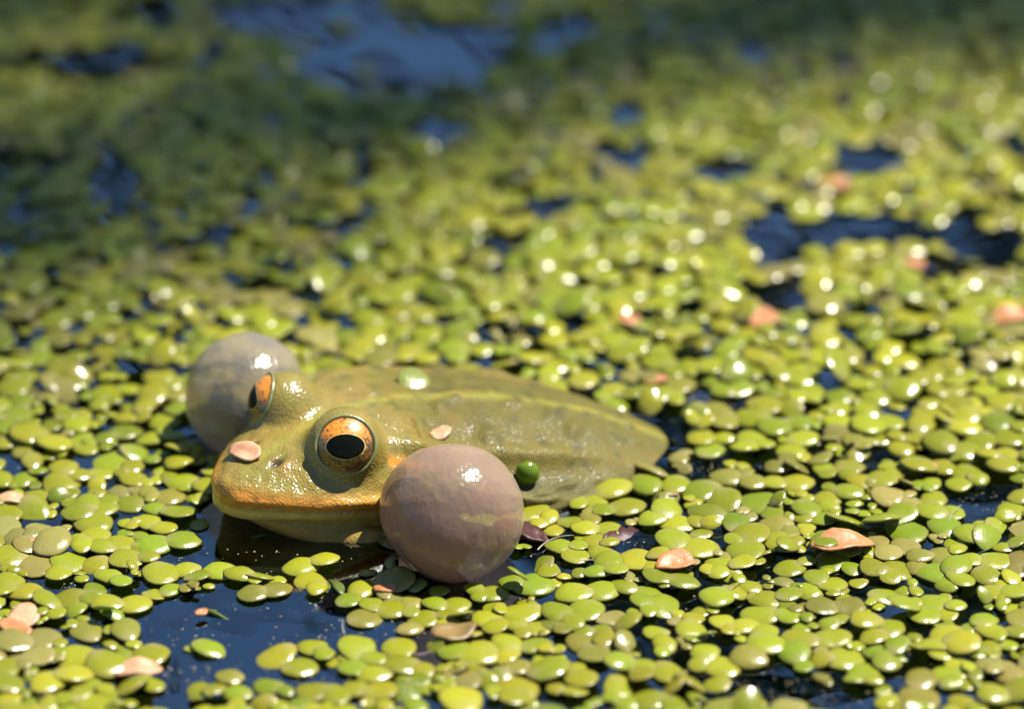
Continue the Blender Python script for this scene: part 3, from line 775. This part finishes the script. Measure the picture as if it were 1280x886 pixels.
o = put_on('bud_scale', flake('bud_scale', .24, FLAKE_PALE, 43, .05, .10), 551, 543, .2, .012, "small peach bud scale stuck on the frog's back above the sac", 'bud scale'); solid(o); o['group'] = 'bud scales fallen on the pond'
p, n = on_frog(516, 478)
o = link('duckweed_frond', FR_DATA[2], None, label="single pale green frond lying on the frog's shoulder", category='frond'); o.color = (.20, .24, .05, 1)
o.matrix_world = Matrix.Translation((p+n*.02)*U) @ n.to_track_quat('Z', 'Y').to_matrix().to_4x4() @ Matrix.Rotation(.9, 4, 'Z') @ Matrix.Translation((-.002, 0, 0)) @ Matrix.Scale(.40, 4)

# green bud wedged between the sac and the flank
def blob(name, r, mat, squash=(1, 1, 1), seed=0, n=22, rg=16):
    Vv = []; Ff = []
    for j in range(rg+1):
        th = math.pi*j/rg
        for k in range(n):
            ph = 2*math.pi*k/n; q = Vector((math.sin(th)*math.cos(ph), math.sin(th)*math.sin(ph), math.cos(th)))
            rr = r*(1+.06*mnoise.noise(q*1.5+Vector((seed, 0, 0)))); Vv.append((q.x*rr*squash[0], q.y*rr*squash[1], q.z*rr*squash[2]))
    for j in range(rg):
        for k in range(n):
            a, b = j*n+k, j*n+(k+1) % n; Ff.append((a, a+n, b+n, b))
    m = mesh(name, Vv, Ff); attr(m, 'rad', [0]*len(Vv)); attr(m, 'stem', [0]*len(Vv)); m.materials.append(mat); return m
p, n = on_frog(657, 596)
o = link('duckweed_bud', blob('duckweed_bud', .13, WEED_OBJ, (1, .75, 1.05), 3), None, label='glossy round green bud stuck between the vocal sac and the flank', category='bud'); o.color = (.13, .20, .008, 1)
o.location = (p+n*.08)*U

# bubbles
BUB = Mat('bubble_film')
BUBM = BUB.surf(BUB.n('ShaderNodeMixShader', {0: BUB.n('ShaderNodeFresnel', {'IOR': 1.5}), 1: BUB.n('ShaderNodeBsdfTransparent', {'Color': C(.88, .86, .80)}), 2: BUB.n('ShaderNodeBsdfGlossy', {'Roughness': .02})}))
for px, py, r_, lab in [(489, 706, .085, 'clear air bubble at the waterline of the vocal sac'), (678, 795, .05, 'tiny clear bubble among lime fronds below the sac'),
                        (218, 858, .05, 'tiny clear bubble on the open blue water'), (833, 826, .05, 'tiny bright bubble in the dark gap among duckweed')]:
    g = ground(px, py); o = link('air_bubble', blob('air_bubble', r_, BUBM, (1, 1, .9)), None, label=lab, category='bubble', group='air bubbles on the water')
    o.location = (g[0]*U, g[1]*U, r_*.35*U)

# ------------------------------------------------------------------ under water
def leafy(name, L, Wd, mat, seed, curl=.2):
    r_ = random.Random(seed); Vv = []; Ff = []; n = 14
    for i in range(n+1):
        t = i/n; wd = Wd*math.sin(math.pi*min(1, t*.97+.015))**.7*(1+.12*r_.uniform(-1, 1))
        for j, q in enumerate((-1, -.5, 0, .5, 1)):
            Vv.append((L*(t-.5), wd*.5*q, curl*Wd*q*q*.6+.06*L*math.sin(3*t+seed)+.02*r_.uniform(-1, 1)))
    for i in range(n):
        for j in range(4):
            a = i*5+j; Ff.append((a, a+5, a+6, a+1))
    m = mesh(name, Vv, Ff); m.materials.append(mat); return m
for i, (px, py, z, L, Wd, hd, mat, lab) in enumerate([
        (652, 668, .03, .62, .30, -.5, ROT, 'dark red rotting leaf curled under the vocal sac'), (790, 684, -.08, .75, .45, .4, ROT, 'dark purple sunken leaf between duckweed clusters'),
        (470, 812, -.07, 1.6, .60, .1, ROT, 'long dark sunken leaf lying in the pool below the sac'), (375, 790, -.12, 2.0, .35, -.2, SUNK, 'brown-green sunken blade lying across the pool'),
        (185, 738, -.06, .9, .3, .7, ROT, 'reddish sunken leaf under the edge of the blue pool'), (340, 830, -.25, 2.4, .5, .25, SUNK, 'broad olive sunken blade deep in the pool'),
        (960, 868, -.4, 1.2, .4, .5, ROT, 'dark sunken leaf below the gap in dense duckweed'), (695, 758, -.15, .8, .3, 1.0, ROT, 'maroon sunken leaf showing between lime fronds')]):
    g = ground(px, py, z); o = link('sunken_leaf', leafy('sunken_leaf', L, Wd, mat, i), None, label=lab, category='leaf', group='sunken leaves'); solid(o, .0003)
    o.location = Vector(g)*U; o.rotation_euler = (rng.uniform(-.3, .3), rng.uniform(-.15, .15), hd)
# sunken fronds seen through the shaded water
for i in range(16):
    px, py = [(300, 675), (330, 690), (285, 650), (350, 745), (300, 752), (385, 690), (400, 730), (430, 735), (320, 668), (365, 770), (500, 745), (270, 690), (905, 760), (1120, 800), (60, 730), (245, 655)][i]
    z = rng.uniform(-.22, -.04); g = ground(px, py, z)
    o = link('sunken_frond', flake('sunken_frond', rng.uniform(.34, .5), SUNK, 60+i, 0, .1), None, label='dark green frond sunk in the shaded water round the frog', category='frond', group='sunken fronds')
    o.location = Vector(g)*U; o.rotation_euler = (rng.uniform(-.3, .3), rng.uniform(-.3, .3), rng.uniform(0, 6)); solid(o)
# fine water weed: feathery filaments hanging just below the surface of the open water
VV, FF = [], []
def strand(p, d, L, r_, bend):
    n = 9; o = len(VV); q = np.array(p, float); d = np.array(d, float)
    for i in range(n):
        rr = r_*(1-.7*i/n); a = np.cross(d, [0, 0, 1]); a /= np.linalg.norm(a)+1e-9; b = np.cross(d, a)
        for k in range(3):
            th = 2.094*k; VV.append(q+rr*(math.cos(th)*a+math.sin(th)*b))
        q = q+d*L/n; d = d+bend/n; d /= np.linalg.norm(d)
    for i in range(n-1):
        for k in range(3):
            a0, a1 = o+i*3+k, o+i*3+(k+1) % 3; FF.append((a0, a1, a1+3, a0+3))
for (px, py, cnt) in [(235, 750, 110), (300, 790, 150), (340, 830, 120), (250, 860, 50), (420, 810, 60), (150, 740, 40), (960, 860, 60), (1060, 872, 50), (1220, 630, 40), (300, 690, 30), (40, 740, 30), (380, 870, 40)]:
    for k in range(cnt):
        g = ground(px+rng.normal(0, 45), py+rng.normal(0, 18)); base = rng.uniform(-.3, .5)+(3.3 if rng.random() < .5 else 0)
        strand((g[0], g[1], -rng.uniform(.02, .7)), (math.cos(base), math.sin(base), rng.uniform(-.25, -.02)), rng.uniform(.5, 1.8), rng.uniform(.008, .018), rng.normal(0, .5, 3)*np.array([1, 1, .0]))
link('water_weed', mesh('water_weed', VV, FF), FILA, kind='stuff', label='fine feathery water weed hanging under the open water', category='water weed')
# pale root threads poking out between fronds
for i, (px, py, L) in enumerate([(672, 690, .5), (430, 795, .22), (480, 732, .18), (158, 718, .22), (1185, 668, .5), (725, 705, .3)]):
    VV, FF = [], []; g = ground(px, py); a = rng.uniform(0, 3)
    strand((0, 0, 0), (math.cos(a), math.sin(a), .25), L, .010, np.array([.5, -1.2, -.3]))
    o = link('root_thread', mesh('root_thread', VV, FF), ROOTM, label='thin pale duckweed root thread curling on the water', category='root', group='pale root threads'); o.location = (g[0]*U, g[1]*U, .0003)

# ------------------------------------------------------------------ the far bank, mirrored in the water, and an unseen tree added to shade the back of the pond
sheet('pond_bank', -3000, 3000, 420, 3000, -20, BANK, 60, 40, lambda x, y: min(60, (y-420)*.35)+10*mnoise.noise(Vector((x*.01, y*.01, 0))))
def leaf_cloud(pts, size, seed):
    r_ = np.random.default_rng(seed); n = len(pts)
    q = np.array([[0, 0, 0], [.3, .22, .03], [1, 0, -.06], [.3, -.22, .03]])
    d = r_.normal(size=(n, 3)); d[:, 2] *= .6; d /= np.linalg.norm(d, axis=1, keepdims=True); e = np.cross(d, r_.normal(size=(n, 3))); e /= np.linalg.norm(e, axis=1, keepdims=True); f = np.cross(d, e)
    L = size*r_.uniform(.6, 1.3, n)
    Vv = pts[:, None, :]+L[:, None, None]*(q[None, :, :1]*d[:, None]+q[None, :, 1:2]*e[:, None]+q[None, :, 2:]*f[:, None])
    return Vv.reshape(-1, 3), np.arange(n*4).reshape(n, 4)
def bush(x, y, h, wd, seed, lab):
    r_ = np.random.default_rng(seed); root = link('bush', None, label=lab, category='bush', group='bushes on the far bank'); root.location = (x*U, y*U, 0)
    c = []
    for k in range(16):
        a = r_.uniform(0, 6.28); rr = wd*.5*math.sqrt(r_.uniform()); c.append((rr*math.cos(a), rr*math.sin(a)*.6, h*r_.uniform(.25, .92)*(1-.35*(rr/(wd*.5))**2), wd*r_.uniform(.14, .24)))
    pts = []
    for cx, cy, cz, cr in c:
        v = r_.normal(size=(150, 3)); v /= np.linalg.norm(v, axis=1, keepdims=True); pts.append(np.array([cx, cy, cz])+v*cr*r_.uniform(.5, 1, (150, 1)))
    Vv, Ff = leaf_cloud(np.concatenate(pts), 16, seed); link('crown', mesh_np('crown', Vv, Ff, False), LEAF, root)
    for k in range(4):
        cx, cy, cz, cr = c[k]; v, f = tube([(cx*.1, cy*.1, -6), (cx*.4, cy*.4, cz*.5), (cx, cy, cz)], [5, 3.5, 1.2], 8); link('stem', mesh('stem', v, f), BARK, root)
for i, (x, y, h, wd) in enumerate([(-230, 600, 420, 240), (-420, 560, 380, 240), (230, 600, 430, 240), (420, 560, 380, 240)]):
    bush(x, y, h, wd, 100+i, ['tall leafy green bush', 'wide green bush', 'tall broad green bush', 'full round green bush'][i]+' mirrored from the far bank')
# an alder on the far bank: gaps are shaped into its crown so the open water mirrors patches of sky
r_ = np.random.default_rng(21); ald = link('alder_tree', None, label='tall alder with sky gaps shaped into its crown, mirrored in the water', category='tree'); ald.location = (0, 5.9, 0)
HOLES = [(-58, 400, 62, 62), (-14, 279, 32, 20), (44, 308, 30, 18), (-62, 290, 14, 12)]
pts = []; ends = []
while len(ends) < 165:
    x, z = r_.uniform(-130, 130), r_.uniform(150, 440); cr = r_.uniform(9, 17)
    if any(((x-a)/(c+cr*.8))**2+((z-b)/(d+cr*.8))**2 < 1 for a, b, c, d in HOLES): continue
    if z > 440-abs(x)*.3 or z > 452+1.2*x: continue
    y = r_.normal(0, 22); ends.append((x, y, z)); v = r_.normal(size=(90, 3)); v /= np.linalg.norm(v, axis=1, keepdims=True)
    pts.append(np.array([x, y, z])+v*cr*r_.uniform(.3, 1, (90, 1)))
Vv, Ff = leaf_cloud(np.concatenate(pts), 9, 22); link('crown', mesh_np('crown', Vv, Ff, False), LEAF, ald)
v, f = tube([(-85, 4, -10), (-80, 0, 130), (-84, 3, 280), (-76, 0, 400)], [11, 9, 6, 2.5], 12); link('trunk', mesh('trunk', v, f), BARK, ald)
for e in ends[::6]:
    v, f = tube([(-80, 0, max(90, e[2]-70)), ((e[0]-80)/2, e[1]/2, e[2]-22), e], [3.2, 1.8, .5], 7); link('limb', mesh('limb', v, f), BARK, ald)
# unseen tree added for shade: leaves set between the sun and the back of the pond
r_ = np.random.default_rng(5); L_ = np.array(SUN); pts = []
for k in range(2300):
    px = r_.uniform(-60, 50); lim = min(6.8, max(.5, 4.5+.6*px))
    py = lim+abs(r_.normal(0, 28)); pts.append(np.array([px, py, 0])+L_*r_.uniform(300, 420))
tree = link('added_shade_tree', None, label='unseen leafy tree added to shade the far side of the pond', category='tree'); tree.location = (3.2, 5.2, 0)
base = np.array([320, 520, 0.]); pts = np.array(pts)
Vv, Ff = leaf_cloud(pts-base, 5.5, 9); link('crown', mesh_np('crown', Vv, Ff, False), LEAF, tree)
ctr = pts.mean(0)-base
v, f = tube([(0, 0, -30), (-10, 5, 120), (-30, -20, 230), (-60, -60, 300)], [14, 11, 8, 5], 12); link('trunk', mesh('trunk', v, f), BARK, tree)
for k in range(6):
    e = pts[r_.integers(len(pts))]-base; v, f = tube([(-45, -40, 265), (np.array([-60, -60, 300])+e)/2+np.array([0, 0, 12]), e], [4, 2, .5], 8); link('limb', mesh('limb', v, f), BARK, tree)

# ------------------------------------------------------------------ dust and specks drifting on the open water
VV, FF = [], []
for k in range(2600):
    i = int(rng.integers(len(GE))); c = GE[i]; x, y = c[0]+rng.normal(0, c[2]*.7), c[1]+rng.normal(0, c[3]*.7)
    if rng.random() < .35: x, y = rng.uniform(-7, 7), rng.uniform(-7, 8)
    if in_frog(x, y, 0): continue
    r0 = rng.uniform(.004, .013); a = rng.uniform(0, 6); o = len(VV); el = rng.uniform(.3, 1)
    for q in range(6):
        th = q*1.047; VV.append((x+r0*(math.cos(th)*math.cos(a)-el*math.sin(th)*math.sin(a)), y+r0*(math.cos(th)*math.sin(a)+el*math.sin(th)*math.cos(a)), .004))
    VV.append((x, y, .004+r0*.6)); FF += [(o+q, o+(q+1) % 6, o+6) for q in range(6)]
link('pond_dust', mesh('pond_dust', VV, FF), mat_plain('pond_dust', (.24, .20, .12), .6, .4, 200, .7, .0001), kind='stuff', label='fine pale specks of dust drifting on the water', category='dust')
